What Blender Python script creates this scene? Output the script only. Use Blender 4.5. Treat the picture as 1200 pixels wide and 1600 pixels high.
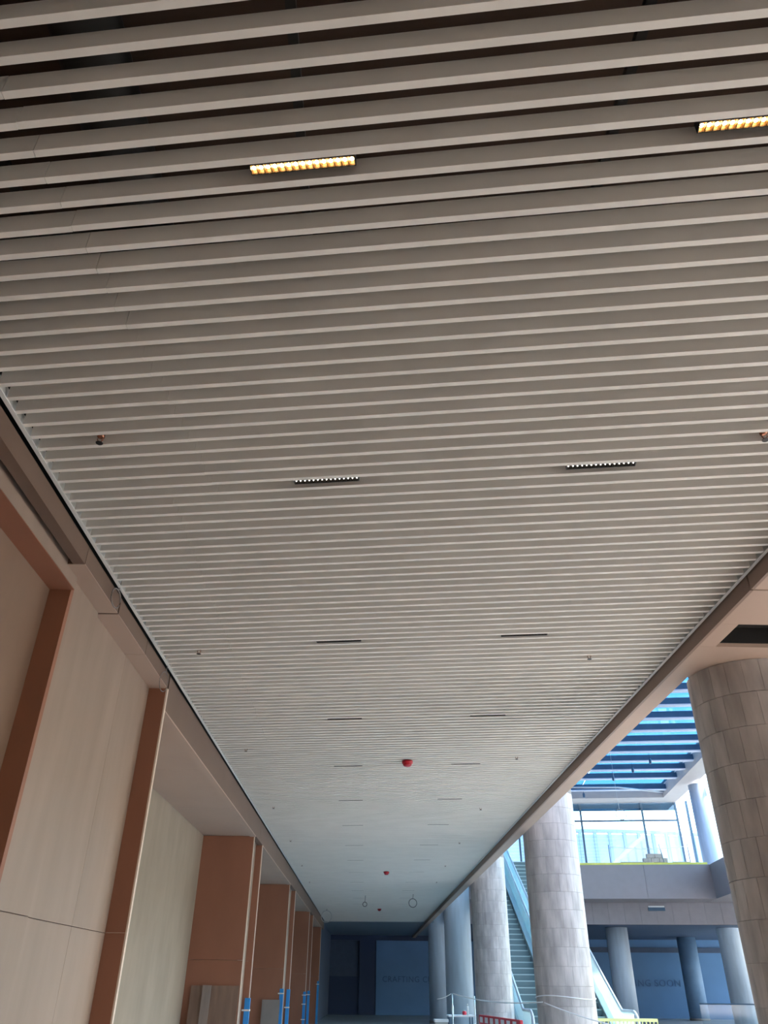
import bpy, bmesh, math, random
from mathutils import Vector, Matrix
random.seed(7)
S = bpy.context.scene
COL = S.collection
for o in list(bpy.data.objects):
    bpy.data.objects.remove(o)

# ------------------------------------------------------------------ camera
EYE = 1.6
VY, VZ = Vector((570 - 600, 1541 - 800)), Vector((620 - 600, -1073 - 800))   # vanishing points of the corridor and of the plumb lines
F = math.sqrt(-VY.dot(VZ))
ay = Vector((VY.x, VY.y, F)).normalized()
az = Vector((VZ.x, VZ.y, F)); az = (az - ay * ay.dot(az)).normalized()
ax = ay.cross(az)
R = Matrix((ax, ay, az))                       # camera (right, down, forward) to world
cam = bpy.data.objects.new('camera', bpy.data.cameras.new('camera'))
COL.objects.link(cam)
cam.data.sensor_fit = 'VERTICAL'
cam.data.sensor_height = 36.0
cam.data.lens = F / 1600 * 36.0
cam.data.clip_start, cam.data.clip_end = 0.05, 500
right, down, fwd = R.col[0], R.col[1], R.col[2]
M = Matrix((right, -down, -fwd)).transposed().to_4x4()
M.translation = Vector((0, 0, EYE))
cam.matrix_world = M
S.camera = cam

# ------------------------------------------------------------------ light
S.view_settings.view_transform = 'Standard'
S.view_settings.look = 'None'
S.view_settings.gamma = 1
S.view_settings.use_curve_mapping = False
S.view_settings.exposure = 1.62
S.cycles.use_denoising = True
S.cycles.diffuse_bounces = 6
S.cycles.sample_clamp_indirect = 6.0
W = bpy.data.worlds.new('sky'); S.world = W
W.use_nodes = True
nt = W.node_tree
bg = nt.nodes['Background']
sky = nt.nodes.new('ShaderNodeTexSky')
sky.sky_type = 'NISHITA'
sky.sun_disc = False
sky.sun_elevation = math.radians(45)
sky.sun_rotation = math.radians(70)
sky.air_density, sky.dust_density, sky.ozone_density = 1.0, 2.5, 1.0
nt.links.new(sky.outputs[0], bg.inputs[0])
bg.inputs[1].default_value = 0.45
sun = bpy.data.objects.new('sun', bpy.data.lights.new('sun', 'SUN'))
COL.objects.link(sun)
sun.data.energy = 4.8
sun.data.angle = math.radians(1.0)
sun.data.color = (1, .95, .88)
sun.rotation_euler = Vector((.78, .20, .80)).to_track_quat('Z', 'Y').to_euler()
sun.location = (20, 20, 30)

# ------------------------------------------------------------------ materials
MATS = {}
def mat(name, col, rough=.6, metal=0., var=0., scale=3., bump=0., emit=None, stretch=None, rnd=0., spec=.5):
    if name in MATS: return MATS[name]
    m = bpy.data.materials.new(name); m.use_nodes = True
    n, l = m.node_tree.nodes, m.node_tree.links
    b = n['Principled BSDF']
    b.inputs['Base Color'].default_value = (*col, 1)
    b.inputs['Roughness'].default_value = rough
    b.inputs['Metallic'].default_value = metal
    b.inputs['Specular IOR Level'].default_value = spec
    if emit:
        b.inputs['Emission Color'].default_value = (*emit[0], 1)
        b.inputs['Emission Strength'].default_value = emit[1]
    if var or bump or rnd:
        tc = n.new('ShaderNodeTexCoord'); mp = n.new('ShaderNodeMapping')
        geo = n.new('ShaderNodeNewGeometry')
        l.new(geo.outputs['Position'], mp.inputs['Vector'])
        if stretch: mp.inputs['Scale'].default_value = stretch
        nz = n.new('ShaderNodeTexNoise'); nz.inputs['Scale'].default_value = scale
        nz.inputs['Detail'].default_value = 5
        l.new(mp.outputs[0], nz.inputs['Vector'])
        mr = n.new('ShaderNodeMapRange')
        mr.inputs['From Min'].default_value, mr.inputs['From Max'].default_value = .3, .7
        mr.inputs['To Min'].default_value, mr.inputs['To Max'].default_value = 1 - var, 1 + var
        l.new(nz.outputs['Fac'], mr.inputs['Value'])
        fac = mr.outputs[0]
        if rnd:
            oi = n.new('ShaderNodeObjectInfo'); m2 = n.new('ShaderNodeMapRange')
            m2.inputs['To Min'].default_value, m2.inputs['To Max'].default_value = 1 - rnd, 1 + rnd
            l.new(oi.outputs['Random'], m2.inputs['Value'])
            mu = n.new('ShaderNodeMath'); mu.operation = 'MULTIPLY'
            l.new(fac, mu.inputs[0]); l.new(m2.outputs[0], mu.inputs[1]); fac = mu.outputs[0]
        vm = n.new('ShaderNodeVectorMath'); vm.operation = 'SCALE'
        vm.inputs[0].default_value = col
        l.new(fac, vm.inputs['Scale'])
        l.new(vm.outputs[0], b.inputs['Base Color'])
        if bump:
            bp = n.new('ShaderNodeBump'); bp.inputs['Strength'].default_value = bump
            bp.inputs['Distance'].default_value = .01
            l.new(nz.outputs['Fac'], bp.inputs['Height']); l.new(bp.outputs[0], b.inputs['Normal'])
    MATS[name] = m
    return m
def glassmat(name, tint, gloss=.12, rough=.02, body=0., bodycol=(1, 1, 1)):
    m = bpy.data.materials.new(name); m.use_nodes = True
    n, l = m.node_tree.nodes, m.node_tree.links
    n.remove(n['Principled BSDF'])
    t = n.new('ShaderNodeBsdfTransparent'); t.inputs[0].default_value = (*tint, 1)
    g = n.new('ShaderNodeBsdfGlossy'); g.inputs['Roughness'].default_value = rough
    mx = n.new('ShaderNodeMixShader'); mx.inputs[0].default_value = gloss
    l.new(t.outputs[0], mx.inputs[1]); l.new(g.outputs[0], mx.inputs[2])
    out = mx.outputs[0]
    if body:
        d = n.new('ShaderNodeBsdfDiffuse'); d.inputs[0].default_value = (*bodycol, 1)
        tr = n.new('ShaderNodeBsdfTranslucent'); tr.inputs[0].default_value = (*bodycol, 1)
        a = n.new('ShaderNodeMixShader'); l.new(d.outputs[0], a.inputs[1]); l.new(tr.outputs[0], a.inputs[2])
        m2 = n.new('ShaderNodeMixShader'); m2.inputs[0].default_value = body
        l.new(out, m2.inputs[1]); l.new(a.outputs[0], m2.inputs[2]); out = m2.outputs[0]
    l.new(out, n['Material Output'].inputs[0])
    MATS[name] = m
    return m
m_slat = mat('slat_paint', (.82, .79, .745), .55, var=.03, scale=2)
m_endc = mat('end_ceiling_shade_blue', (.26, .32, .38), .6)  # shade and blue glare of the far end put into the colour
m_trim = mat('white_trim_paint', (.68, .68, .66), .45)
m_black = mat('plenum_black', (.012, .011, .011), .9)
m_plenum = mat('plenum_brown', (.07, .045, .034), .9)
m_carrier = mat('carrier_black', (.02, .02, .02), .6)
m_panel = mat('tan_primed_board', (.28, .205, .162), .55, var=.10, scale=1.6, stretch=(1, 2.2, .35), bump=.02, rnd=.02)
m_niche = mat('beige_plaster', (.27, .215, .165), .75, var=.10, scale=2.2, stretch=(1, 1.2, .5), bump=.05)
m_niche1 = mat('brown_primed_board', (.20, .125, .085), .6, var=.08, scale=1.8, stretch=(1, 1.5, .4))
m_reveal = mat('brown_board', (.275, .112, .064), .6, var=.07, scale=2, stretch=(1, 1, .4))
m_edge = mat('pale_board_edge', (.66, .53, .43), .5)
m_groove = mat('groove_dark', (.06, .03, .02), .9)
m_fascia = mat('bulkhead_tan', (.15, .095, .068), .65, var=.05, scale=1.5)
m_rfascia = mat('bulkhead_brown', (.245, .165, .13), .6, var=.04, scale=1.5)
m_soffit = mat('soffit_peach', (.43, .31, .245), .7, var=.03, scale=1.2)
m_tile = mat('column_tile', (.41, .375, .36), .5, var=.22, scale=8, stretch=(1, 1, .25), bump=.04, rnd=.09)
m_shaft = mat('column_stone', (.38, .35, .335), .5, var=.14, scale=4, stretch=(1.5, 1.5, .2), rnd=.03)
m_grout = mat('column_grout', (.33, .30, .28), .9)
m_shaftb = mat('column_stone_glare_blue', (.48, .54, .625), .5, var=.10, scale=4, stretch=(1.5, 1.5, .2))  # column stone with the blue lens glare put into its colour
m_shaftd = mat('column_stone_shade_blue', (.17, .28, .43), .6, var=.06)  # same stone, darkened and blued for the shade under the gallery
m_backw = mat('back_wall_brown', (.34, .25, .185), .8)
m_floor = mat('pale_stone_floor', (.73, .665, .60), .45, var=.12, scale=.6)
m_floora = mat('cool_bounce_floor', (.45, .515, .54), .45, var=.1, scale=.6)  # same floor tinted cooler, to cool the light bounced onto the far ceiling
m_slab = mat('gallery_slab_paint', (.29, .24, .24), .7, var=.03)
m_bulk = mat('gallery_bulkhead_panel', (.29, .255, .275), .6, var=.05, rnd=.04)
m_white = mat('white_beam_plaster', (.52, .455, .41), .7, var=.03)
m_steel = mat('steel_flare_blue', (.045, .10, .17), .45, var=.1)  # silhouetted steel; its blue stands in for lens flare
m_flange = mat('flange_grey', (.62, .64, .72), .5)
m_mull = mat('mullion_grey', (.10, .16, .22), .4)
m_navy = mat('end_wall_glare_blue', (.07, .10, .165), .6, var=.08)  # far-end surfaces; the navy stands in for bluish glare and shade
m_navyd = mat('door_navy', (.03, .05, .115), .5)  # darker version of the far end's painted-in blue glare
m_hoard = mat('hoarding_blue', (.12, .25, .47), .6, var=.06, scale=.7)  # board blue, with the far end's lens glare mixed in
m_hoard2 = mat('hoarding_slate_blue', (.115, .25, .46), .5, var=.06, scale=.7)  # blue includes the glare and shade under the gallery
m_letter = mat('letter_navy', (.06, .13, .27), .6)
m_letter2 = mat('letter_slate', (.075, .165, .32), .6)
m_wire = mat('wire_grey', (.22, .20, .19), .45, .4)
m_wirel = mat('wire_white', (.6, .6, .6), .5)
m_blue = mat('blue_corner_guard', (.03, .26, .62), .5, var=.08)
m_tape = mat('masking_tape', (.70, .68, .62), .6)
m_ply = mat('plywood', (.20, .125, .09), .6, var=.2, scale=3, stretch=(3, 1, .5))
m_plank = mat('grey_plank', (.25, .20, .175), .65, var=.15, scale=4, stretch=(3, 1, .4))
m_greyb = mat('grey_board', (.25, .215, .20), .7, var=.06)
m_house = mat('lamp_housing_black', (.012, .011, .010), .35)
m_refl = mat('reflector_dark', (.03, .025, .02), .3, .5)
m_reflw = mat('reflector_lamp_glow', (.10, .055, .02), .45, .3)  # lit lamps' reflector, with their warm glow put into its colour
m_led_warm = mat('led_warm', (1, .8, .5), .5, emit=((1, .62, .24), 26.0))
m_led_cool = mat('led_pale', (1, 1, 1), .5, emit=((1, .95, .86), 1.6))
m_led_off = mat('led_off', (.55, .55, .5), .3)
m_copper = mat('sprinkler_copper', (.30, .13, .08), .3, .9)
m_dark = mat('dark_metal', (.03, .025, .025), .4, .6)
m_red = mat('alarm_red', (.42, .012, .02), .35)
m_redp = mat('barrier_red', (.62, .03, .05), .4)
m_wht = mat('reflective_white', (.8, .8, .8), .4)
m_yel = mat('yellow_tape', (.72, .66, .12), .5, var=.1)
m_yelp = mat('yellow_mesh', (.75, .70, .30), .5)
m_step = mat('escalator_step', (.13, .20, .215), .4, .4)
m_nose = mat('escalator_step_edge', (.38, .50, .50), .4, .3)
m_skirt = mat('escalator_skirt_steel', (.60, .68, .70), .35, .3)
m_rail = mat('escalator_handrail', (.55, .60, .64), .4)
m_block = mat('cement_block', (.42, .38, .34), .85, var=.15, scale=6)
m_far = mat('far_facade', (.50, .55, .68), .5)
m_farm = mat('far_mullion', (.34, .40, .52), .5)
m_farroof = mat('far_roof_brown', (.42, .36, .40), .7)
m_box = mat('grey_crate', (.45, .44, .42), .7)
g_roof = glassmat('skylight_glass', (.19, .365, .49), .08)
g_clear = glassmat('clear_glass', (.92, .95, .95), .06)
m_pave = mat('pale_paving', (.58, .51, .43), .7, var=.08, scale=.5)
g_fac = glassmat('facade_glass', (.80, .93, .97), .08)
g_bal = glassmat('balustrade_glass', (.85, .94, .95), .15, .05, .5, (.84, .93, .93))
g_far = glassmat('far_pane_glass', (.5, .6, .75), .3, .05, .5, (.55, .65, .8))
g_low = glassmat('low_glass', (.86, .92, .95), .05, .05, .03, (.5, .65, .75))

# ------------------------------------------------------------------ helpers
def wloc(o):
    p = Vector((0, 0, 0))
    while o: p += Vector(o.location); o = o.parent
    return p
def mesh(name, verts, faces, m, parent=None, kind=None, smooth=False, mats=None, fm=None, bevel=0):
    xs = [v[0] for v in verts]; ys = [v[1] for v in verts]; zs = [v[2] for v in verts]
    c = Vector(((min(xs) + max(xs)) / 2, (min(ys) + max(ys)) / 2, min(zs)))
    me = bpy.data.meshes.new(name)
    me.from_pydata([Vector(v) - c for v in verts], [], faces)
    me.materials.append(m)
    for x in (mats or []): me.materials.append(x)
    if fm:
        for p, k in zip(me.polygons, fm): p.material_index = k
    if smooth:
        for p in me.polygons: p.use_smooth = True
    me.update()
    bm = bmesh.new(); bm.from_mesh(me); bmesh.ops.recalc_face_normals(bm, faces=bm.faces); bm.to_mesh(me); bm.free()
    o = bpy.data.objects.new(name, me); COL.objects.link(o)
    if parent:
        o.parent = parent; o.location = c - wloc(parent)
    else:
        o.location = c
    if kind: o['kind'] = kind
    if bevel:
        b = o.modifiers.new('bevel', 'BEVEL'); b.width = bevel; b.segments = 2; b.limit_method = 'ANGLE'
    return o
BF = [(0, 1, 2, 3), (4, 7, 6, 5), (0, 4, 5, 1), (1, 5, 6, 2), (2, 6, 7, 3), (3, 7, 4, 0)]
def bxv(x0, x1, y0, y1, z0, z1):
    return [(x0, y0, z0), (x1, y0, z0), (x1, y1, z0), (x0, y1, z0), (x0, y0, z1), (x1, y0, z1), (x1, y1, z1), (x0, y1, z1)]
def box(name, x0, x1, y0, y1, z0, z1, m, parent=None, kind=None, bevel=0):
    return mesh(name, bxv(x0, x1, y0, y1, z0, z1), BF, m, parent, kind, bevel=bevel)
def boxes(name, lst, m, parent=None, kind=None, xf=None):
    v, f = [], []
    for b in lst:
        k = len(v); q = bxv(*b)
        if xf: q = [xf(p) for p in q]
        v += q; f += [tuple(i + k for i in t) for t in BF]
    return mesh(name, v, f, m, parent, kind)
def obox(name, xf, x0, x1, y0, y1, z0, z1, m, parent=None, kind=None, bevel=0):
    return mesh(name, [xf(p) for p in bxv(x0, x1, y0, y1, z0, z1)], BF, m, parent, kind, bevel=bevel)
def lathe(name, prof, c, m, parent=None, kind=None, n=40, smooth=True, cap=True):
    v, f = [], []
    for r, z in prof:
        for k in range(n):
            a = 2 * math.pi * k / n
            v.append((c[0] + r * math.cos(a), c[1] + r * math.sin(a), c[2] + z))
    for j in range(len(prof) - 1):
        for k in range(n):
            f.append((j * n + k, j * n + (k + 1) % n, (j + 1) * n + (k + 1) % n, (j + 1) * n + k))
    if cap:
        f.append(tuple(range(n))[::-1]); f.append(tuple((len(prof) - 1) * n + k for k in range(n)))
    o = mesh(name, v, f, m, parent, kind)
    if smooth:
        for p in o.data.polygons: p.use_smooth = len(p.vertices) == 4
    return o
def tube(name, pts, r, m, parent=None, closed=False, n=8, kind=None):
    pts = [Vector(p) for p in pts]; v, f = [], []; N = len(pts)
    for i, p in enumerate(pts):
        a = pts[(i - 1) % N] if (closed or i > 0) else p
        b = pts[(i + 1) % N] if (closed or i < N - 1) else p
        t = (b - a).normalized()
        u = t.cross(Vector((0, 0, 1)))
        if u.length < .05: u = t.cross(Vector((1, 0, 0)))
        u.normalize(); w = t.cross(u).normalized()
        for k in range(n):
            q = 2 * math.pi * k / n
            v.append(tuple(p + u * r * math.cos(q) + w * r * math.sin(q)))
    for i in range(N if closed else N - 1):
        j = (i + 1) % N
        for k in range(n):
            f.append((i * n + k, i * n + (k + 1) % n, j * n + (k + 1) % n, j * n + k))
    if not closed:
        f.append(tuple(range(n))); f.append(tuple((N - 1) * n + k for k in range(n)))
    return mesh(name, v, f, m, parent, kind, smooth=True)
def prism(name, poly, axis, a, b, m, parent=None, kind=None):
    """poly in the two other axes, extruded from a to b along axis (0 x, 1 y, 2 z)"""
    def put(p, t):
        q = list(p); q.insert(axis, t); return tuple(q)
    n = len(poly)
    v = [put(p, a) for p in poly] + [put(p, b) for p in poly]
    f = [tuple(range(n)), tuple(range(2 * n - 1, n - 1, -1))] + [(i, (i + 1) % n, n + (i + 1) % n, n + i) for i in range(n)]
    return mesh(name, v, f, m, parent, kind)
def tag(o, label, cat, group=None):
    o['label'] = label; o['category'] = cat
    if group: o['group'] = group
    return o
def thing(name, loc, label, cat, group=None):
    o = bpy.data.objects.new(name, None); COL.objects.link(o); o.location = loc
    o.empty_display_size = .1
    return tag(o, label, cat, group)
def root(name, loc):
    o = bpy.data.objects.new(name, None); COL.objects.link(o); o.location = loc; o['kind'] = 'structure'
    return o
def link(name, data, parent, loc=(0, 0, 0), rz=0):
    o = bpy.data.objects.new(name, data); COL.objects.link(o); o.parent = parent
    o.location = loc; o.rotation_euler = (0, 0, rz)
    return o
def ground(u, v, z):     # a pixel's direction met with a level z
    d = R @ Vector((u - 600, v - 800, F)); return Vector((0, 0, EYE)) + d * ((z - EYE) / d.z)
def onx(u, v, x):        # met with the wall at x
    d = R @ Vector((u - 600, v - 800, F)); return Vector((0, 0, EYE)) + d * (x / d.x)

# ------------------------------------------------------------------ floor and slabs
ZSOFF = 4.47
H = 3.0                       # slat underside above the eye
ZC = EYE + H                  # 4.60
TS = math.tan(math.radians(7.4))
XL, XR = -2.25, 3.165
ZS = 4.47                     # soffit beside the columns
XSO = 3.435                   # soffit outer edge
ZG = 7.0                      # gallery floor level
box('floor', -8, 40, -14, 13, -.2, 0, m_floor, None, 'structure')
box('floor_atrium', -8, 40, 13, 66, -.2, 0, m_floora, None, 'structure')
# unseen walls and near-right glazing, added to shape the daylight
XW, YW = 11.0, -8.0
box('bounce_paving', XW + .4, 90, -80, 40, -.3, -.02, m_pave, None, 'structure')  # unseen pale paving and forecourt, added to bounce sunlight onto the ceiling
box('bounce_forecourt', -60, XW + .4, -80, -14, -.3, -.02, m_pave, None, 'structure')
wb = box('wall_back', -3.4, XW, YW - .2, YW, 0, ZSOFF + .9, m_backw, None, 'structure')
wr = root('added_window_5', (XW, 0, 0))  # unseen glazing added to let daylight into the near corridor
box('wall_right', XW - .1, XW + .1, YW, -2.1, 0, ZSOFF, m_backw, None, 'structure')
for k in range(3, 9):
    y = YW + k * 1.975
    box('mullion', XW - .06, XW + .06, y - .03, y + .03, 0, ZSOFF, m_mull, wr)
    if k < 8: box('pane', XW - .01, XW + .01, y + .03, y + 1.945, 0, ZSOFF, g_clear, wr)

# ceiling: dark slab with carriers and the slats under it
ceil = box('ceiling', -3.4, 3.2, -14, 47.2, 5.4, 5.5, m_plenum, None, 'structure')
for x in (-1.7, -.35, 1.0, 2.35):
    box('carrier_rail', x - .02, x + .02, -5, 47, ZC + .118, ZC + .16, m_carrier, ceil)
for y in (-1.2, .75, 2.6, 4.6, 6.4):
    box('carrier_beam', -2.2, 3.1, y - .03, y + .03, ZC + .30, ZC + .36, m_carrier, ceil)
tube('duct', [(-1.3, -2, 5.15), (-1.3, 12, 5.15)], .16, m_carrier, ceil, n=14)
PI_, SW, SH = .1266, .032, .1155
def slat_y(i): return 1.391 + i * PI_          # far lower edge at x = 0
def seg(x0, x1, yf, dz=0., dy=0.):
    v = []
    for z in (ZC + dz, ZC + SH + dz):
        v += [(x0, yf - SW - TS * x0 + dy, z), (x1, yf - SW - TS * x1 + dy, z), (x1, yf - TS * x1 + dy, z), (x0, yf - TS * x0 + dy, z)]
    return v
def joint_x(y):
    y /= H
    return H * ((-.5 + .132 * (y - .566)) if y < 1.5 else -.495) + random.uniform(-.01, .01)
N_IND = 150
sv, sf = [], []
for i in range(-50, 361):
    yf = slat_y(i); xj = joint_x(yf)
    jg = .0016 if i < 12 else .0008
    j = random.uniform(-.0016, .0016), random.uniform(-.002, .002)
    a = seg(XL + .012, xj - jg, yf, j[0], j[1]); b = seg(xj + jg, XR - .012, yf, -j[0] * .5, 0)
    if -2 <= i < -2 + N_IND:
        mesh('slat', a, BF, m_slat, ceil); mesh('slat', b, BF, m_slat, ceil)
    else:
        for q in (a, b):
            k = len(sv); sv += q; sf += [tuple(t + k for t in f) for f in BF]
o = mesh('slat_field', sv, sf, m_slat, ceil, 'stuff')
# edge trims
def ltrim(name, x, s):
    prism(name, [(x, ZC - .004), (x + s * .030, ZC - .004), (x + s * .030, ZC + .002), (x + s * .004, ZC + .002), (x + s * .004, ZC + .10), (x, ZC + .10)], 1, -5, 47, m_trim, None, 'structure')
ltrim('trim_1', XL - .02, 1)
ltrim('trim_2', XR + .02, -1)

# ------------------------------------------------------------------ left wall
XF = -2.305
wl = box('wall_left', -3.75, -3.47, -14, 60, 0, 5.4, m_niche, None, 'structure')
def part(name, *a, m=m_panel, bevel=0): return box(name, *a, m, wl, bevel=bevel)
# bulkhead fascia in lengths
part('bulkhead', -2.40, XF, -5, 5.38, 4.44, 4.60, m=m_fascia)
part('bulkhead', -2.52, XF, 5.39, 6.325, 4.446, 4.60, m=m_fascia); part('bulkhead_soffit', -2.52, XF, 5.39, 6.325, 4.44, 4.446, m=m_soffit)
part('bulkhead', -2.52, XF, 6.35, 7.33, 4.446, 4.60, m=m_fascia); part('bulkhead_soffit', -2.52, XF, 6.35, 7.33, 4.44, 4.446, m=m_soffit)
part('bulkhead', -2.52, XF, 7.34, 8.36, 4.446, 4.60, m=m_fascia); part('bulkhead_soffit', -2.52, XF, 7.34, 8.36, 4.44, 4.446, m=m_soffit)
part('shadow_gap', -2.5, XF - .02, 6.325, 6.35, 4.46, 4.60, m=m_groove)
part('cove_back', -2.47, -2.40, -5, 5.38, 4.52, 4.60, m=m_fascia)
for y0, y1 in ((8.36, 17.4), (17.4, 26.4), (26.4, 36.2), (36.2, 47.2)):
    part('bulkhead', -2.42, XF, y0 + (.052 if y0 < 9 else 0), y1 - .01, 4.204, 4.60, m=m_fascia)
part('gap_shade', -2.60, XF - .025, -5, 47.2, 4.601, 5.4, m=m_black)  # black sheet standing in for the shade inside the open gap
# first niche
part('lintel', -2.62, -2.447, -5, 5.64, 4.34, 4.52, m=m_panel)
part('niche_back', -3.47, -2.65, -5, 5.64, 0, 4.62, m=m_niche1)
part('niche_head', -2.66, -2.45, -5, 5.64, 4.335, 4.345, m=m_reveal)
part('reveal_panel', -3.47, -2.475, 5.64, 5.70, 0, 4.44, m=m_reveal)
# pier between the niches
for z0, z1 in ((0, 2.008), (2.012, 4.44)):
    part('panel', -3.47, -2.478, 5.70, 6.325, z0, z1, m=m_panel, bevel=.003)
    part('panel', -3.47, -2.51, 6.35, 7.385, z0, z1, m=m_panel, bevel=.003)
    part('panel', -3.47, -2.51, 7.388, 8.36, z0, z1, m=m_panel, bevel=.003)
part('shadow_gap', -3.47, -2.53, 6.325, 6.35, 0, 4.44, m=m_groove)
def fin(y, near, ztop=4.204):
    """a blade standing out to the bulkhead line: brown boards with a pale front edge"""
    for z0, z1 in ((0, 2.013), (2.017, ztop)):
        part('fin_board', -2.62, XF - .012, y, y + .05, z0, z1, m=m_reveal)
    part('edge_strip', XF - .012, XF + .004, y, y + .05, 0, ztop, m=m_edge)
def reveal(y):
    for z0, z1 in ((0, 1.998), (2.003, 4.2)):
        part('reveal_panel', -3.47, -2.345, y, y + .05, z0, z1, m=m_reveal)
    part('edge_strip', -2.345, -2.33, y, y + .05, 0, 4.2, m=m_edge)
fin(8.36, True, 4.44)
NICHES = [(8.41, 16.8), (18.05, 25.5), (27.45, 35.3), (37.35, 45.0)]
for k, (y0, y1) in enumerate(NICHES):
    part('niche_back', -3.47, -3.385, y0, y1, 0, 4.204, m=m_niche)
    n = 3
    for q in range(n):
        a = y0 + (y1 - y0) * q / n; b = y0 + (y1 - y0) * (q + 1) / n
        part('head_panel', -3.47, -2.43, a + .003, b - .003, 4.204, 4.235, m=m_soffit)
    part('head_lip', -2.43, XF + .001, y0, y1, 4.19, 4.206, m=m_soffit)
    reveal(y1)
    if k < 3:
        y2 = NICHES[k + 1][0] - .05
        part('panel', -3.47, -2.45, y1 + .05, y2, 0, 4.3, m=m_panel)
        fin(y2, False)
part('panel', -3.47, -2.42, 45.05, 60, 0, 4.6, m=m_navy)

# ------------------------------------------------------------------ right bulkhead and soffit
so = box('trim_3', 3.20, 3.23, 5.70, 47, ZS, 4.72, m_rfascia, None, 'structure')
box('trim_4', 3.20, 3.23, -5, 5.675, ZS, 4.72, m_rfascia, None, 'structure')
sf_ = box('ceiling_soffit', 3.231, XSO, 7.8, 60, ZS, ZG, m_soffit, None, 'structure')
def sp(x0, x1, y0, y1): return box('soffit_panel', x0, x1, y0, y1, ZS, ZS + .04, m_soffit, sf_)
X9 = 11.2
sp(3.231, X9, -14, 5.675)
sp(3.231, X9, 5.70, 6.40)
sp(3.231, 3.40, 6.402, 6.94); sp(5.6, X9, 6.402, 6.94)
sp(3.231, X9, 6.942, 7.8)
box('slab_core', 3.24, X9, -14, 7.8, ZS + .26, ZG, m_black, sf_)
box('slab_edge', 3.46, X9, 7.8, 7.85, ZS, ZG, m_slab, sf_)
gr = thing('air_slot', (4.5, 6.67, ZS + .05), 'black linear air slot cut in the peach soffit before the nearest column', 'air vent')
box('slot_box', 3.40, 5.6, 6.402, 6.94, ZS + .2, ZS + .22, m_black, gr)
for y0 in (6.402, 6.925): box('slot_side', 3.40, 5.6, y0, y0 + .015, ZS + .04, ZS + .2, m_black, gr)
for x in (3.40, 4.1, 4.8, 5.585): box('slot_web', x, x + .012, 6.417, 6.925, ZS + .06, ZS + .2, m_dark, gr)
# upper storey above the corridor
box('floor_upper', -3.75, 3.231, -14, 60, 5.5, ZG, m_slab, None, 'structure')
box('roof_corridor', -4.5, 3.2, -14, 62, 12.4, 12.8, m_white, None, 'structure')
box('wall_upper_left', -3.75, -3.5, -14, 60, ZG, 12.4, m_white, None, 'structure')

# ------------------------------------------------------------------ columns
RC = .58
def tile_mesh(r0, r1, ang, hgt, n=5):
    v, f = [], []
    for z in (0, hgt):
        for r in (r0, r1):
            for k in range(n + 1):
                a = -ang / 2 + ang * k / n
                v.append((r * math.cos(a), r * math.sin(a), z))
    m_ = n + 1
    I = lambda zi, ri, k: (zi * 2 + ri) * m_ + k
    for k in range(n):
        f += [(I(0, 1, k), I(0, 1, k + 1), I(1, 1, k + 1), I(1, 1, k)), (I(0, 0, k), I(1, 0, k), I(1, 0, k + 1), I(0, 0, k + 1)),
              (I(0, 0, k), I(0, 0, k + 1), I(0, 1, k + 1), I(0, 1, k)), (I(1, 0, k), I(1, 1, k), I(1, 1, k + 1), I(1, 0, k + 1))]
    f += [(I(0, 0, 0), I(0, 1, 0), I(1, 1, 0), I(1, 0, 0)), (I(0, 0, n), I(1, 0, n), I(1, 1, n), I(0, 1, n))]
    me = bpy.data.meshes.new('tile'); me.from_pydata(v, [], f); me.materials.append(m_tile); me.update()
    return me
NT, RH = 22, .333
tile = tile_mesh(RC - .015, RC, 2 * math.pi / NT - .0045, RH - .0035)
def column(x, y, top, label, tiled=None, group='round stone columns', m_shaft=m_shaft):
    t = thing('column', (x, y, 0), label, 'column', group)
    if tiled:
        lathe('shaft', [(RC - .012, 0), (RC - .012, top)], (x, y, 0), m_grout, t)
        rows = int(tiled / RH)
        z0 = tiled - rows * RH
        for r in range(rows):
            for k in range(NT):
                a = 2 * math.pi * (k + .5 * (r % 2)) / NT + .11
                o = link('tile', tile, t, (0, 0, z0 + r * RH), a)
        if top > tiled:
            lathe('upper_shaft', [(RC, tiled), (RC, top)], (x, y, 0), m_shaft, t)
        lathe('plinth', [(RC, 0), (RC, z0)], (x, y, 0), m_shaft, t)
    else:
        lathe('shaft', [(RC, 0), (RC, top)], (x, y, 0), m_shaft, t)
        lathe('base_ring', [(RC + .02, 0), (RC + .02, .12)], (x, y, 0), m_grout, t)
    return t
XC = 4.03
column(XC + .01, 7.80, ZS, 'nearest and widest tiled stone column at the right edge, under the peach soffit', ZS)
column(XC, 17.9, 12.4, 'tiled stone column with a cord tied round it, standing before the escalators', 5.3)
column(XC, 27.75, 12.4, 'stone column left of the lower escalator steps, behind the red barrier', 5.3)
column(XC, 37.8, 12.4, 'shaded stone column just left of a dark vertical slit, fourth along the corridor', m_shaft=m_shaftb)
column(XC, 47.7, 12.4, 'farthest corridor column, tinted blue-grey for lens glare, next to the blue hoarding lettering', m_shaft=m_shaftb)

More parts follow.
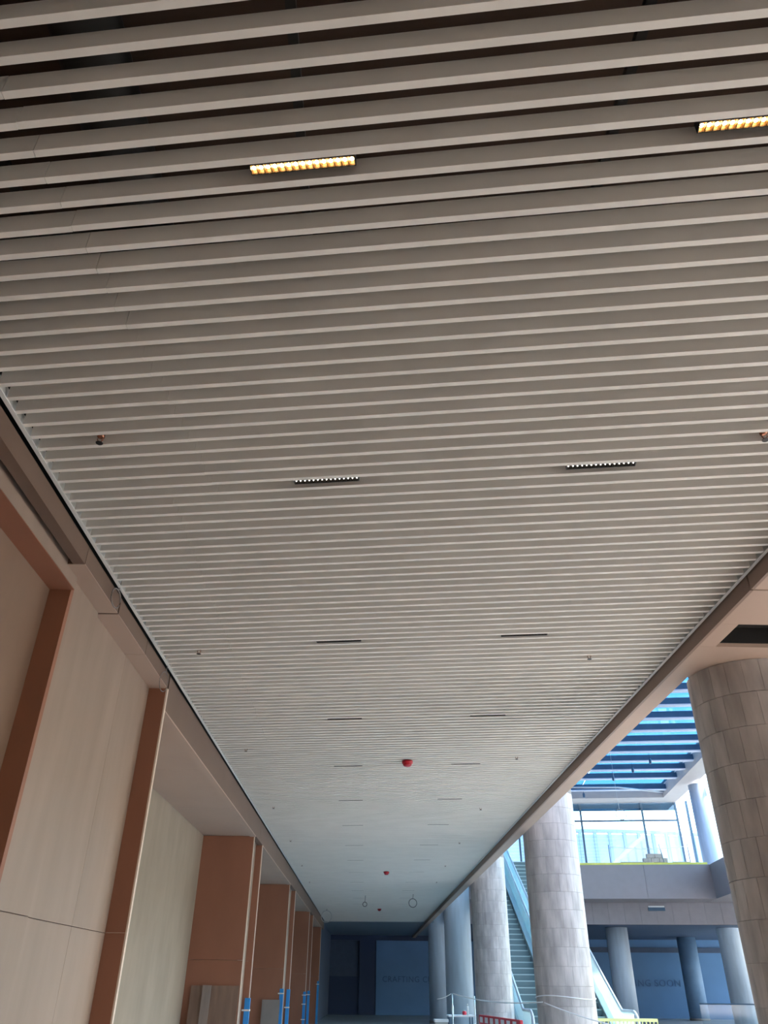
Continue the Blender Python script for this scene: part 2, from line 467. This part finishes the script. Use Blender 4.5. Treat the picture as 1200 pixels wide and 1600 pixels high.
# ------------------------------------------------------------------ the atrium: grid turned 7.4 degrees, corner of its gallery at Q
A = math.radians(7.4)
EX, EY, Q = Vector((math.cos(A), -math.sin(A))), Vector((math.sin(A), math.cos(A))), Vector((17.4, 41.6))
def T(p):
    q = Q + EX * p[0] + EY * p[1]; return (q.x, q.y, p[2])
UL = -13.2
gal = obox('floor_gallery', T, UL, 0, .04, 11.4, 5.46, ZG, m_slab, None, 'structure')
for k, (a, b) in enumerate(((UL, -6.6), (-6.6, -3.3), (-3.3, 0))):
    obox('edge_panel', T, a + .006, b - .006, 0, .04, 5.44, ZG, m_slab, gal)
side = obox('floor_side_gallery', T, .04, 12, -34, .04, 5.46, ZG, m_slab, None, 'structure')
for k in range(6):
    obox('edge_panel', T, 0, .04, -k * 3.3 - 3.3 + .006, -k * 3.3 - .006, 5.44, ZG, m_slab, side)
w6 = root('added_window_6', T((9, -8, 0)))  # unseen glazing added to let daylight in below the side gallery
for k in range(18):
    v = -34 + k * 3.0
    obox('mullion', T, 8.95, 9.07, v - .05, v + .05, 0, 5.46, m_mull, w6)
    if k < 17: obox('pane', T, 9.0, 9.02, v + .05, v + 2.95, 0, 5.46, g_clear, w6)
obox('floor_corner_gallery', T, .04, 12, .04, 11.4, 5.46, ZG, m_slab, None, 'structure')
bulk = obox('wall_bulkhead', T, UL, 9, 2.30, 2.5, 4.44, 5.46, m_groove, None, 'structure')
w = .82
for k in range(27):
    a = UL + k * w
    obox('panel', T, a + .004, a + w - .004, 2.26, 2.30, 4.44, 5.455, m_bulk, bulk)
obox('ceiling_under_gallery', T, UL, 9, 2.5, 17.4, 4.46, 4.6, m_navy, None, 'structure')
obox('wall_hoarding', T, UL - 4, 12, 17.2, 17.4, 0, 4.6, m_hoard2, None, 'structure')
obox('trim_5', T, UL - 4, 12, 17.1, 17.2, 3.7, 4.0, m_navy, None, 'structure')
sgn = thing('wall_sign', T((-12, 2.2, 5.0)), 'small dark blue box sign with a pale top on the gallery bulkhead', 'sign')
pa = T((0, 0, 0))
def usign(u0, u1, v, z0, z1, m, nm): obox(nm, T, u0, u1, v, v + .06, z0, z1, m, sgn)
sgn.location = T((-2.55, 2.2, 5.07))
usign(-2.95, -2.10, 2.195, 5.07, 5.23, m_steel, 'sign_box'); usign(-2.93, -2.12, 2.18, 5.235, 5.30, m_wht, 'sign_top')
column(13.75, 47.0, 4.45, 'slim column tinted grey-blue for lens glare, under the gallery, right of the escalator foot', m_shaft=m_shaftb)
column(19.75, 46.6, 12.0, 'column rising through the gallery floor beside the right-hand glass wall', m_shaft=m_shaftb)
column(20.6, 55.3, 4.45, 'column tinted dim blue for shade, deep under the gallery, right of the lettering', m_shaft=m_shaftd)
# roof: edge beams, steel beams, panes
ZB = 12.5
obox('beam_back', T, -20, 1.7, 9.7, 11.3, 12.2, 13.1, m_white, None, 'structure')
obox('beam_side', T, .6, 1.72, -34, 9.7, 12.2, 13.1, m_white, None, 'structure')
box('beam_corridor', 2.9, 3.43, 7.8, 60, 12.2, 13.1, m_white, None, 'structure')
sk = root('window_1', T((-7, -8, ZB)))
vb = [8.65, 5.49, 3.3, 1.28, -.75, -2.7, -4.75, -6.75, -8.75, -10.75, -12.75, -14.75, -16.75, -18.75, -20.75, -22.75, -24.75, -26.75, -28.75, -30.75, -32.75]
for v in vb:
    obox('roof_beam', T, -20 + (9 - v) * .0, .6, v - .12, v + .12, ZB, ZB + .30, m_steel, sk)
    obox('beam_flange', T, -20, .6, v - .17, v + .17, ZB - .05, ZB, m_flange, sk)
for v0, v1 in zip([9.7] + vb[:-1], vb):
    for k in range(4):
        u0 = -20 + 20.6 * k / 4
        obox('roof_pane', T, u0 + .02, u0 + 5.15 - .02, v1 + .03, v0 - .03, ZB + .40, ZB + .42, g_roof, sk)
for u in (-15, -10.1, -5.05):
    obox('glazing_bar', T, u - .03, u + .03, -33, 9.7, ZB + .37, ZB + .46, m_mull, sk)
# sprinkler pipe and fittings under the roof
pp = tube('roof_pipe', [T((-9, 7.2, 12.42)), T((-2.6, 7.6, 12.42)), T((.5, 9.2, 12.42))], .05, m_wirel)
tag(pp, 'thin pale pipe slung under the skylight beams', 'pipe')
for u, v, lb in ((-3.4, 4.2, 'dark spotlight under the skylight, second nearest the gallery glass'), (-2.6, 2.2, 'dark spotlight under the skylight, second nearest the camera'), (-2.0, .2, 'dark spotlight under the skylight, nearest the camera'), (-4.6, 8.8, 'dark spotlight under the last skylight beam before the back glass')):
    tg = thing('roof_spotlight', T((u, v, ZB - .42)), lb, 'spotlight', 'skylight spotlights')
    c = T((u, v, ZB - .42))
    lathe('lamp_can', [(.05, 0), (.07, .03), (.07, .24), (.03, .28)], c, m_steel, tg, n=14)
    lathe('stem', [(.015, .28), (.015, .95)], c, m_steel, tg, n=8)
# back glazing and right glazing of the gallery
gw = root('window_2', T((-5, 11.45, ZG)))
mu = [-13.0, -8.8, -4.6, -.55, 1.66]
for u in mu: obox('mullion', T, u - .06, u + .06, 11.4, 11.55, ZG, 12.4, m_mull, gw)
for a, b in zip(mu[:-1], mu[1:]):
    obox('transom', T, a + .06, b - .06, 11.42, 11.52, 11.05, 11.15, m_mull, gw)
    obox('pane', T, a + .06, b - .06, 11.46, 11.475, ZG, 11.05, g_fac, gw)
    obox('pane', T, a + .06, b - .06, 11.46, 11.475, 11.15, 12.3, g_fac, gw)
obox('head_blind', T, -13, 1.66, 11.56, 11.6, 11.75, 12.3, m_steel, gw)
gs = root('window_3', T((2.2, 3, ZG)))
mv = [11.4, 8.6, 6.9, 4.7, 1.0, -2.0, -5.0, -8.0, -12, -16, -20, -24, -28]
for v in mv: obox('mullion', T, 2.3, 2.45, v - (.17 if v == 4.7 else .07), v + (.17 if v == 4.7 else .07), ZG, 12.3, m_mull, gs)
for b, a in zip(mv[:-1], mv[1:]):
    obox('pane', T, 2.36, 2.375, a + .07, b - .07, ZG, 12.3, g_fac, gs)
# yellow edge tape, blocks and posts on the gallery edge
tag(obox('edge_tape', T, UL + 3, -.1, .02, .06, ZG + .0, ZG + .10, m_yel), 'yellow warning strip along the gallery floor edge', 'tape')
def stack(u, v, nx, nz, label):
    t = thing('block_stack', T((u, v, ZG)), label, 'blocks', 'block stacks on the gallery')
    for r in range(nz):
        for k in range(nx - (r if nz > 1 and nx > 2 else 0)):
            a = u + k * .42 + r * .21
            obox('block', T, a, a + .40, v, v + .24, ZG + r * .21, ZG + r * .21 + .2, m_block, t)
stack(-4.3, .5, 4, 1, 'low row of cement blocks behind the yellow strip, left of the taller pile')
stack(-3.3, .8, 4, 3, 'tallest pile of cement blocks behind the yellow gallery strip')
stack(-1.65, .5, 2, 1, 'pair of cement blocks by the middle guard post')
for u, lean, lb in ((-4.85, 0, 'leftmost thin guard post on the gallery edge'), (-2.15, -.12, 'leaning guard post between the block piles'), (-.85, 0, 'rightmost thin guard post on the gallery edge')):
    t = thing('guard_post', T((u, .3, ZG)), lb, 'post', 'gallery guard posts')
    tube('pole', [T((u, .3, ZG + .03)), T((u + lean, .3, ZG + 1.0))], .022, m_mull, t)
    lathe('foot', [(.12, 0), (.12, .02), (.03, .05)], T((u, .3, ZG)), m_mull, t, n=14)
tag(tube('guard_rope', [T((-4.85 + 4 * k / 12, .266, ZG + .9 - .12 * math.sin(math.pi * k / 12))) for k in range(13)], .01, m_wirel), 'thin pale rope strung along the gallery guard posts', 'rope')
# hanging ring under the skylight
rc = Vector((13.18, 41.4, EYE + .186 * 41.4))
rg = thing('cable_ring', rc, 'pale cable coil hanging from the skylight in front of the gallery glass', 'cable')
tube('coil', [rc + Vector((.27 * math.cos(a), .06 * math.sin(a), .27 * math.sin(a))) for a in [2 * math.pi * k / 28 for k in range(28)]], .018, m_wire, rg, True)
tube('cord', [rc + Vector((-.05, 0, .27)), rc + Vector((-.08, 0, 1.4)), Vector((rc.x - .1, rc.y, ZB))], .008, m_wirel, rg)

# building across the street
fb = thing('opposite_building', (24, 80, 0), 'pale curved glazed building seen through the gallery windows', 'building')
cx, cy, rr = 24.0, 116.0, 36.0
nseg = 24
for k in range(nseg):
    a0 = math.radians(-118 + 56 * k / nseg); a1 = math.radians(-118 + 56 * (k + 1) / nseg)
    p0 = Vector((cx + rr * math.cos(a0), cy + rr * math.sin(a0))); p1 = Vector((cx + rr * math.cos(a1), cy + rr * math.sin(a1)))
    for z0, z1 in ((0, 8.9), (9, 11.4), (11.5, 14.6)):
        d = (p1 - p0) * .03; nrm = Vector(((p1 - p0).y, -(p1 - p0).x)).normalized() * .08
        a, b = p0 + d, p1 - d
        mesh('pane', [(a.x, a.y, z0), (b.x, b.y, z0), (b.x + nrm.x, b.y + nrm.y, z0), (a.x + nrm.x, a.y + nrm.y, z0),
                      (a.x, a.y, z1), (b.x, b.y, z1), (b.x + nrm.x, b.y + nrm.y, z1), (a.x + nrm.x, a.y + nrm.y, z1)], BF, m_far, fb)
    box('mullion', p0.x - .14, p0.x + .14, p0.y - .25, p0.y + .1, 0, 14.9, m_farm, fb)
pts = [(cx + (rr + .1) * math.cos(math.radians(-118 + 56 * k / 40)), cy + (rr + .1) * math.sin(math.radians(-118 + 56 * k / 40)), 14.9) for k in range(41)]
tube('roof_rim', pts, .22, m_farm, fb)
gb = thing('gabled_house', (23.5, 72, 0), 'small brown gabled roof in front of the curved building', 'building')
box('wall', 21.5, 25.5, 71, 75, 0, 10.0, m_far, gb)
prism('roof', [(21.2, 10.0), (25.8, 10.0), (24.2, 13.0)], 1, 70.8, 75.2, m_farroof, gb)
box('street_ground', -40, 90, 66, 160, -.3, -.02, m_floor, None, 'structure')

# ------------------------------------------------------------------ escalators (parallel to the corridor, 30 degrees)
Y0, SL = 28.6, .577
def escalator(x0, x1, label, rails):
    e = thing('escalator', ((x0 + x1) / 2, Y0, 0), label, 'escalator', 'pair of escalators')
    sx0, sx1 = x0 + .25, x1 - .25
    nst = 34
    sv = [(.0, .0), (.346, .0), (.346, .2), (.0, .2)]
    me = None
    for k in range(nst):
        y = Y0 + .1 + k * .3466; z = .02 + k * .2
        if me is None:
            o = box('step', sx0, sx1, y, y + .36, z, z + .2, m_step, e, bevel=0); me = o.data; l0 = Vector(o.location)
            o2 = box('step_edge', sx0, sx1, y - .012, y + .012, z + .17, z + .205, m_nose, o); me2 = o2.data; l2 = Vector(o2.location)
        else:
            o = link('step', me, e, l0 + Vector((0, k * .3466, k * .2)))
            link('step_edge', me2, o, l2)
    ytop = Y0 + 7.0 / SL
    for x in (x0, x1 - .06):
        # glass balustrade: panels following the slope
        def zb(y): return min(max((y - Y0) * SL, 0), 7.0)
        ys = [Y0 - 1.3, Y0 - .1] + [Y0 + .0 + (ytop - Y0) * k / 8 for k in range(1, 9)] + [ytop + 1.2]
        for a, b in zip(ys[:-1], ys[1:]):
            prism('glass_panel', [(a + .01, zb(a) + .25), (b - .01, zb(b) + .25), (b - .01, zb(b) + .98), (a + .01, zb(a) + .98)], 0, x + .02, x + .04, g_bal, e)
        tube('handrail', [(x + .03, y, zb(y) + 1.02) for y in [Y0 - 1.35] + ys[1:]], .045, m_rail, e)
        hx = x + .03
        tube('newel', [(hx, Y0 - 1.3 - .42 * math.sin(t), .60 + .42 * math.cos(t)) for t in [math.pi * k / 10 for k in range(11)]], .045, m_rail, e)
        prism('skirt', [(Y0 - 1.4, 0), (Y0, 0), (ytop, 6.75), (ytop + 1.2, 6.75), (ytop + 1.2, 7.26), (ytop, 7.26), (Y0, .26), (Y0 - 1.4, .26)], 0, x - .05, x + .11, m_skirt, e)
        inn = x + .11 if x == x0 else x - .05
        prism('deck_board', [(Y0 - .2, .26), (Y0, .26), (ytop, 7.26), (ytop, 7.30), (Y0, .30), (Y0 - .2, .30)], 0, min(inn, inn + (.14 if x == x0 else -.14)), max(inn, inn + (.14 if x == x0 else -.14)), m_skirt, e)
    box('comb_plate', sx0, sx1, Y0 - 1.2, Y0 + .1, 0, .03, m_skirt, e)
    prism('truss', [(Y0 - .2, -.0), (Y0 + .8, 0), (ytop + .4, 6.2), (ytop + .4, 6.7), (ytop, 6.7), (Y0, 0.0)], 0, x0, x1, m_skirt, e)
    return e
escalator(5.0, 6.5, 'left escalator with glass sides rising behind the stone columns', True)
escalator(6.7, 8.2, 'right escalator of the pair, its glass side ending by the yellow barrier', True)

# ------------------------------------------------------------------ far end of the corridor
we = box('wall_end', -8, 11, 60, 60.3, 0, 4.9, m_navy, None, 'structure')
box('ceiling_end', -8, 9, 47.2, 60, ZC, 4.8, m_endc, None, 'structure')
box('trim_6', -8, 9, 59.8, 60, 4.28, ZC, m_navyd, None, 'structure')
d = root('door_1', (-1.44, 59.95, 0))
box('door_leaf', -2.40, -.48, 59.90, 59.95, 0, 2.16, m_navyd, d); box('door_head', -2.46, -.42, 59.88, 59.96, 2.16, 2.22, m_navy, d)
for x in (-2.46, -.48): box('door_jamb', x, x + .06, 59.88, 59.96, 0, 2.16, m_navy, d)
box('trim_7', -.40, .70, 59.75, 60, 0, 4.28, m_navyd, None, 'structure')
hb = thing('hoarding_board', (3.5, 59.7, 0), 'tall blue hoarding with dark lettering closing the corridor end', 'hoarding')
box('board', .74, 7.5, 59.68, 59.75, 0, 4.28, m_hoard, hb)
def text(name, s, size, loc, m, parent, rz=0, space=1.0):
    cu = bpy.data.curves.new(name, 'FONT'); cu.body = s; cu.size = size; cu.extrude = .01; cu.space_character = space
    cu.resolution_u = 3
    o = bpy.data.objects.new(name, cu); COL.objects.link(o)
    bpy.context.view_layer.update()
    me = bpy.data.meshes.new_from_object(o.evaluated_get(bpy.context.evaluated_depsgraph_get()))
    bpy.data.objects.remove(o); bpy.data.curves.remove(cu)
    me.materials.clear(); me.materials.append(m)
    o = bpy.data.objects.new(name, me); COL.objects.link(o)
    o.parent = parent; o.location = Vector(loc) - wloc(parent); o.rotation_euler = (math.pi / 2, 0, rz)
    return o
text('lettering', 'CRAFTING CUL', .48, (1.16, 59.67, EYE + .26), m_letter, hb, 0, 1.12)
hs = thing('wall_lettering', T((1, 17.19, 0)), 'dark COMING SOON lettering on the blue hoarding under the gallery', 'lettering')
p = T((-3.05, 17.18, EYE + .16))
text('letters', 'COMING SOON', .56, p, m_letter2, hs, -A, 1.12)

# ------------------------------------------------------------------ ceiling lights
LL, LW, LH = .462, .050, .062
CP = LL / 15
def raw(name, v, f, m):
    me = bpy.data.meshes.new(name); me.from_pydata(v, [], f); me.materials.append(m); me.update(); return me
def boxes_raw(name, lst, m):
    v, f = [], []
    for b in lst:
        k = len(v); v += bxv(*b); f += [tuple(i + k for i in t) for t in BF]
    return raw(name, v, f, m)
me_house = boxes_raw('housing', [(0, LL, 0, .004, 0, LH), (0, LL, LW - .004, LW, 0, LH), (0, .004, .004, LW - .004, 0, LH), (LL - .004, LL, .004, LW - .004, 0, LH), (.004, LL - .004, .004, LW - .004, LH - .006, LH)], m_house)
def cell_raw(m):
    a, b, c, d_ = .0015, CP - .0015, .005, LW - .005
    e = .007
    top = [(CP / 2 - e, LW / 2 - e, .026), (CP / 2 + e, LW / 2 - e, .026), (CP / 2 + e, LW / 2 + e, .026), (CP / 2 - e, LW / 2 + e, .026)]
    bot = [(a, c, .002), (b, c, .002), (b, d_, .002), (a, d_, .002)]
    return raw('reflector', bot + top, [(0, 1, 5, 4), (1, 2, 6, 5), (2, 3, 7, 6), (3, 0, 4, 7)], m)
me_cell = {'warm': cell_raw(m_reflw), 'pale': cell_raw(m_refl), 'off': cell_raw(m_refl)}
def led_raw(m, r=.0095):
    n = 10
    v = [(CP / 2 + r * math.cos(2 * math.pi * k / n), LW / 2 + r * math.sin(2 * math.pi * k / n), .014) for k in range(n)]
    v.append((CP / 2, LW / 2, .004))
    return raw('led', v, [(k, (k + 1) % n, n) for k in range(n)], m)
me_led = {'warm': led_raw(m_led_warm), 'pale': led_raw(m_led_cool, .006), 'off': led_raw(m_led_off)}
rows = [.644, 1.45, 2.395, 3.28, 4.16, 5.05, 5.93, 6.83, 7.72, 8.6, 9.5, 10.4, 11.3, 12.2, 13.1, 14.0]
ordn = ['nearest', 'second', 'third', 'fourth', 'fifth', 'sixth', 'seventh', 'eighth', 'ninth', 'tenth', 'eleventh', 'twelfth', 'thirteenth', 'fourteenth', 'fifteenth', 'sixteenth']
for k, b in enumerate(rows):
    i = round((b * H - 1.391 - .025) / PI_)
    for side_, x in (('left', -.19 * H), ('right', .434 * H)):
        st = 'warm' if k == 0 else ('pale' if k == 1 else 'off')
        look = {'warm': 'glowing warm 15-cell linear light between slats', 'pale': 'black linear light with pale dots between slats', 'off': 'dark unlit linear light between slats'}[st]
        rown = {0: ', %s of the lit pair' % side_, 1: ', %s of its pair' % side_}.get(k, ', %s one in the %s row from the camera' % (side_, ordn[k]))
        t = thing('ceiling_light', (x, slat_y(i) - TS * x + .004, ZC + .003), look + rown, 'ceiling light', 'linear ceiling lights')
        t.rotation_euler = (0, 0, -math.radians(7.4))
        link('housing', me_house, t)
        for c in range(15):
            if k < 3:
                r_ = link('reflector', me_cell[st], t, (c * CP, 0, 0))
                link('led', me_led[st], r_)
        if k >= 3:
            link('louvre', me_louv, t) if k > 3 else None
            if k == 3:
                me_louv = boxes_raw('louvre', [(.004, LL - .004, .004, LW - .004, .02, .03)], m_dark)
                link('louvre', me_louv, t)

# sprinklers and alarm sounders
def sprinkler(x, y, label):
    i = round((y + TS * x - 1.391 - .047) / PI_)
    y = slat_y(i) - TS * x + .047
    t = thing('sprinkler', (x, y, ZC - .03), label, 'sprinkler', 'ceiling sprinklers')
    c = (x, y, ZC - .03)
    lathe('drop_pipe', [(.013, .08), (.013, .75)], c, m_copper, t, n=12)
    lathe('body', [(.010, .045), (.024, .05), (.024, .075), (.016, .085)], c, m_copper, t, n=12)
    lathe('deflector', [(.022, 0), (.024, .003), (.010, .006)], c, m_dark, t, n=14)
    for s in (-1, 1):
        tube('frame_arm', [(x + s * .016, y, c[2] + .05), (x + s * .018, y, c[2] + .03), (x + s * .004, y, c[2] + .005)], .004, m_copper, t, n=6)
L = [(158, 690), (312, 1020), (385, 1172), (427, 1260), (454, 1313), (472, 1352), (484, 1378)]
Rr = [(1196, 680), (922, 1024), (808, 1182), (751, 1263), (718, 1316), (696, 1352), (682, 1378)]
for sd, l_ in (('left', L), ('right', Rr)):
    for k, (u, v) in enumerate(l_):
        p = ground(u, v, ZC)
        sprinkler(p.x, p.y, '%s pendant sprinkler head in the %s-hand line along the ceiling' % (ordn[k], sd))
for k, y in enumerate((4.03 * H, 8.54 * H, 12.94 * H)):
    x = .2 * H
    t = thing('alarm_sounder', (x, y, ZC - .09), 'red dome alarm sounder under the slats, %s from the camera' % ordn[k], 'alarm', 'red alarm sounders')
    c = (x, y, ZC - .09)
    lathe('base', [(.075, .045), (.085, .05), (.085, .09)], c, m_red, t, n=24)
    lathe('dome', [(.025, 0), (.05, .008), (.066, .025), (.072, .045)], c, m_red, t, n=24)

# loose wires
def loop(c, ru, rv, tilt, label, m=m_wire, r=.006, up=.3):
    t = thing('wire_loop', c, label, 'wire', 'loose wires')
    c = Vector(c)
    pts = []
    for k in range(30):
        a = 2 * math.pi * k / 30 * .97
        pts.append(c + Vector((tilt * math.cos(a), ru * math.cos(a), rv * math.sin(a))))
    tube('coil', pts, r, m, t)
    q = c + Vector((0, ru * .3, rv * .95))
    tube('tail', [q, q + Vector((.01, .02, up * .5)), q + Vector((.0, .0, up))], r, m, t)
loop((-2.262, 6.09, EYE + 2.88), .09, .085, .012, 'dark wire coil hanging from the shadow gap by the nearest groove')
loop((-2.262, 8.02, EYE + 2.80), .06, .11, .03, 'pale wire coil hanging from the shadow gap above the first fin', m_wire, .004)
for u, v, rr_, lb in ((510, 1432, .24, 'pale cable coil hanging at the far left ceiling corner'), (570, 1413, .08, 'short dangling cable in the middle of the far ceiling'), (645, 1411, .15, 'cable coil hanging at the far right of the ceiling')):
    p = ground(u, v, ZC - .3)
    t = thing('cable_coil', p, lb, 'cable', 'far hanging cables')
    tube('coil', [p + Vector((rr_ * math.cos(a), .03 * math.sin(a), rr_ * math.sin(a))) for a in [2 * math.pi * k / 20 for k in range(20)]], .014, m_wirel if rr_ > .22 else m_wire, t, True)
    tube('cord', [p + Vector((0, 0, rr_)), p + Vector((.02, 0, .32))], .01, m_wire, t)

# ------------------------------------------------------------------ boards, guards and things on the floor
def lean(name, x0, x1, y, zt, th, m, label, cat, group=None):
    sh = .10 * zt
    v = [(x0, y - sh, 0), (x1, y - sh, 0), (x1, y - sh + th, 0), (x0, y - sh + th, 0), (x0, y - th, zt), (x1, y - th, zt), (x1, y, zt), (x0, y, zt)]
    return tag(mesh(name, v, BF, m), label, cat, group)
lean('plywood_sheet', -3.25, -2.36, 16.79, 1.585, .02, m_ply, 'brown plywood sheet leaning in the second niche', 'board')
lean('wood_plank', -3.03, -2.87, 16.76, 1.59, .02, m_plank, 'narrow grey plank leaning on the plywood sheet', 'plank')
lean('grey_board', -2.89, -2.39, 25.47, 1.255, .02, m_greyb, 'grey board leaning in the third niche beside blue guards', 'board')
def guard(x, y, zt, label, s=1, tapes=(.12,)):
    t = thing('corner_guard', (x, y, 0), label, 'corner guard', 'blue corner guards')
    prism('foam', [(x - .09, y - .014), (x + .014, y - .014), (x + .014, y + .07), (x, y + .07), (x, y), (x - .09, y)], 2, 0, zt, m_blue, t)
    for d_ in tapes:
        boxes('tape_band', [(x - .135, x + .017, y - .018, y - .014, zt - d_ - .03, zt - d_), (x + .014, x + .018, y - .018, y + .12, zt - d_ - .03, zt - d_)], m_tape, t)
guard(XF + .006, 17.997, 1.38, 'blue corner guard on the fin right of the plywood sheet', tapes=(.19,))
guard(-2.329, 25.499, 1.52, 'left blue corner guard of the taped pair beside the grey board', tapes=(.1,))
guard(XF + .006, 27.397, 1.50, 'right blue corner guard of the taped pair beside the grey board', tapes=(.45,))
guard(-2.329, 35.299, 1.40, 'blue corner guard with several tape bands, in the shade', tapes=(.1, .4, .9))
guard(XF + .006, 37.297, 1.42, 'far dim blue corner guard next to the tape-banded one')
guard(-2.329, 44.999, 1.80, 'farthest blue corner guard, nearly lost in the dark end')

# red and white barrier
p0, p1 = Vector((3.02, 23.6)), Vector((3.46, 19.95))
dv = (p1 - p0).normalized(); nv = Vector((-dv.y, dv.x)); ln = (p1 - p0).length
def B(q): w_ = p0 + dv * q[0] + nv * q[1]; return (w_.x, w_.y, q[2])
br = thing('safety_barrier', (*((p0 + p1) / 2), 0), 'red plastic barrier with white squares in front of the columns', 'barrier')
obox('top_rail', B, 0, ln, -.04, .04, .80, 1.0, m_redp, br, bevel=.02)
obox('lower_rail', B, .05, ln - .05, -.03, .03, .25, .38, m_redp, br, bevel=.02)
n = 7
for k in range(n):
    a = .15 + k * (ln - .2) / n
    for s in (-.045, .040): obox('white_square', B, a, a + .28, s, s + .005, .84, .96, m_wht, br)
for k in range(8):
    a = .1 + k * (ln - .3) / 7
    obox('upright', B, a, a + .05, -.025, .025, .37, .81, m_redp, br)
for a in (.5, ln - .7): obox('foot', B, a, a + .08, -.3, .3, 0, .26, m_redp, br)
# yellow mesh barrier
yb = thing('mesh_barrier', (6.0, 21.0, 0), 'yellow mesh barrier at the foot of the right escalator', 'barrier')
box('top_rail', 4.75, 6.82, 20.97, 21.03, .96, 1.02, m_yelp, yb); box('bottom_rail', 4.75, 6.82, 20.97, 21.03, .1, .16, m_yelp, yb)
for k in range(24):
    x = 4.77 + k * .0885
    box('bar', x, x + .02, 20.985, 21.015, .16, .96, m_yelp, yb)
for x in (4.9, 6.7): box('foot', x, x + .06, 20.7, 21.3, 0, .1, m_yelp, yb)
# work table with poles and a crate
wt = thing('work_table', (2.25, 21.2, 0), 'pale trestle table with tools left of the red barrier', 'table')
box('table_top', 1.95, 2.55, 20.9, 21.5, 1.02, 1.05, m_wht, wt)
for x in (1.98, 2.48):
    for y in (20.93, 21.43): box('leg', x, x + .04, y, y + .04, 0, 1.02, m_mull, wt)
for x, y, r, hh, m_, lb in ((2.06, 21.05, .028, .24, m_wirel, 'pale bottle standing on the trestle table'), (2.42, 21.1, .022, .22, m_wirel, 'slim grey tube standing on the trestle table'), (2.36, 21.3, .05, .09, m_redp, 'small red tin on the trestle table')):
    c = (x, y, 1.05)
    t = thing('container', c, lb, 'container', 'containers on the trestle table')
    lathe('body', [(r, 0), (r, hh * .7), (r * .8, hh * .8)], c, m_, t, n=16); lathe('cap', [(r * .5, hh * .8), (r * .5, hh)], c, m_tape, t, n=12)
for x, zt, lb in ((2.03, 1.47, 'left slim pole carrying the white cord'), (2.545, 1.43, 'right slim pole beside the trestle table')):
    t = thing('cord_pole', (x, 20.75, 0), lb, 'pole', 'slim poles')
    lathe('pole', [(.014, .02), (.014, zt)], (x, 20.75, 0), m_skirt, t, n=10); lathe('foot', [(.13, 0), (.13, .02), (.03, .04)], (x, 20.75, 0), m_skirt, t, n=16)
cr = thing('crate', (1.80, 21.0, 0), 'grey crate with a pale lid left of the trestle table', 'crate')
box('body', 1.64, 1.92, 20.85, 21.15, 0, .92, m_box, cr); box('lid', 1.62, 1.94, 20.83, 21.17, .92, .97, m_wht, cr)
# cord
def sag(a, b, s, n=14): return [Vector(a).lerp(Vector(b), k / n) - Vector((0, 0, s * 4 * (k / n) * (1 - k / n))) for k in range(n + 1)]
c2 = Vector((XC, 17.9, 0))
tag(tube('cord', sag((2.056, 20.75, 1.47), (3.50, 17.60, 1.37), .08), .011, m_wht), 'white cord sagging from the slim pole to the second column', 'cord')
tag(tube('cord', sag((1.70, 20.9, 1.36), (2.006, 20.75, 1.47), .02, 6), .008, m_wht), 'short white cord end left of the slim pole', 'cord')
tag(tube('cord', [(XC + (RC + .012) * math.cos(a), 17.9 + (RC + .012) * math.sin(a), 1.45 + .03 * math.sin(2 * a)) for a in [2 * math.pi * k / 40 for k in range(40)]], .009, m_wht, closed=True), 'white cord wound round the second column', 'cord')
tag(tube('cord', sag((3.52, 17.55, 1.36), (4.6, 16.6, 1.03), .03), .011, m_wht), 'white cord slanting down in front of the second column', 'cord')
# glass balustrades deep under the gallery
for k, (u0, u1, lb) in enumerate(((-2.2, .6, 'left curved glass balustrade at floor level under the gallery'), (1.2, 2.9, 'right curved glass balustrade beside the dim column'))):
    t = thing('glass_balustrade', T(((u0 + u1) / 2, -2.0, 0)), lb, 'balustrade', 'floor level balustrades')
    pts = [(u0, 0.1), (u1, .1)] + [(u1 - .5 + .5 * math.cos(a), .55 + .5 * math.sin(a)) for a in [math.pi / 2 * j / 8 for j in range(9)]] + [(u0, 1.05)]
    v = [T((a, -2.0, z)) for a, z in pts] + [T((a, -1.98, z)) for a, z in pts]
    n = len(pts)
    mesh('pane', v, [tuple(range(n)), tuple(range(2 * n - 1, n - 1, -1))] + [(i, (i + 1) % n, n + (i + 1) % n, n + i) for i in range(n)], g_low, t)
    tube('handrail', [T((a, -1.99, z + .02)) for a, z in pts[2:]], .025, m_mull, t)
    obox('shoe', T, u0, u1, -2.04, -1.94, 0, .1, m_mull, t)
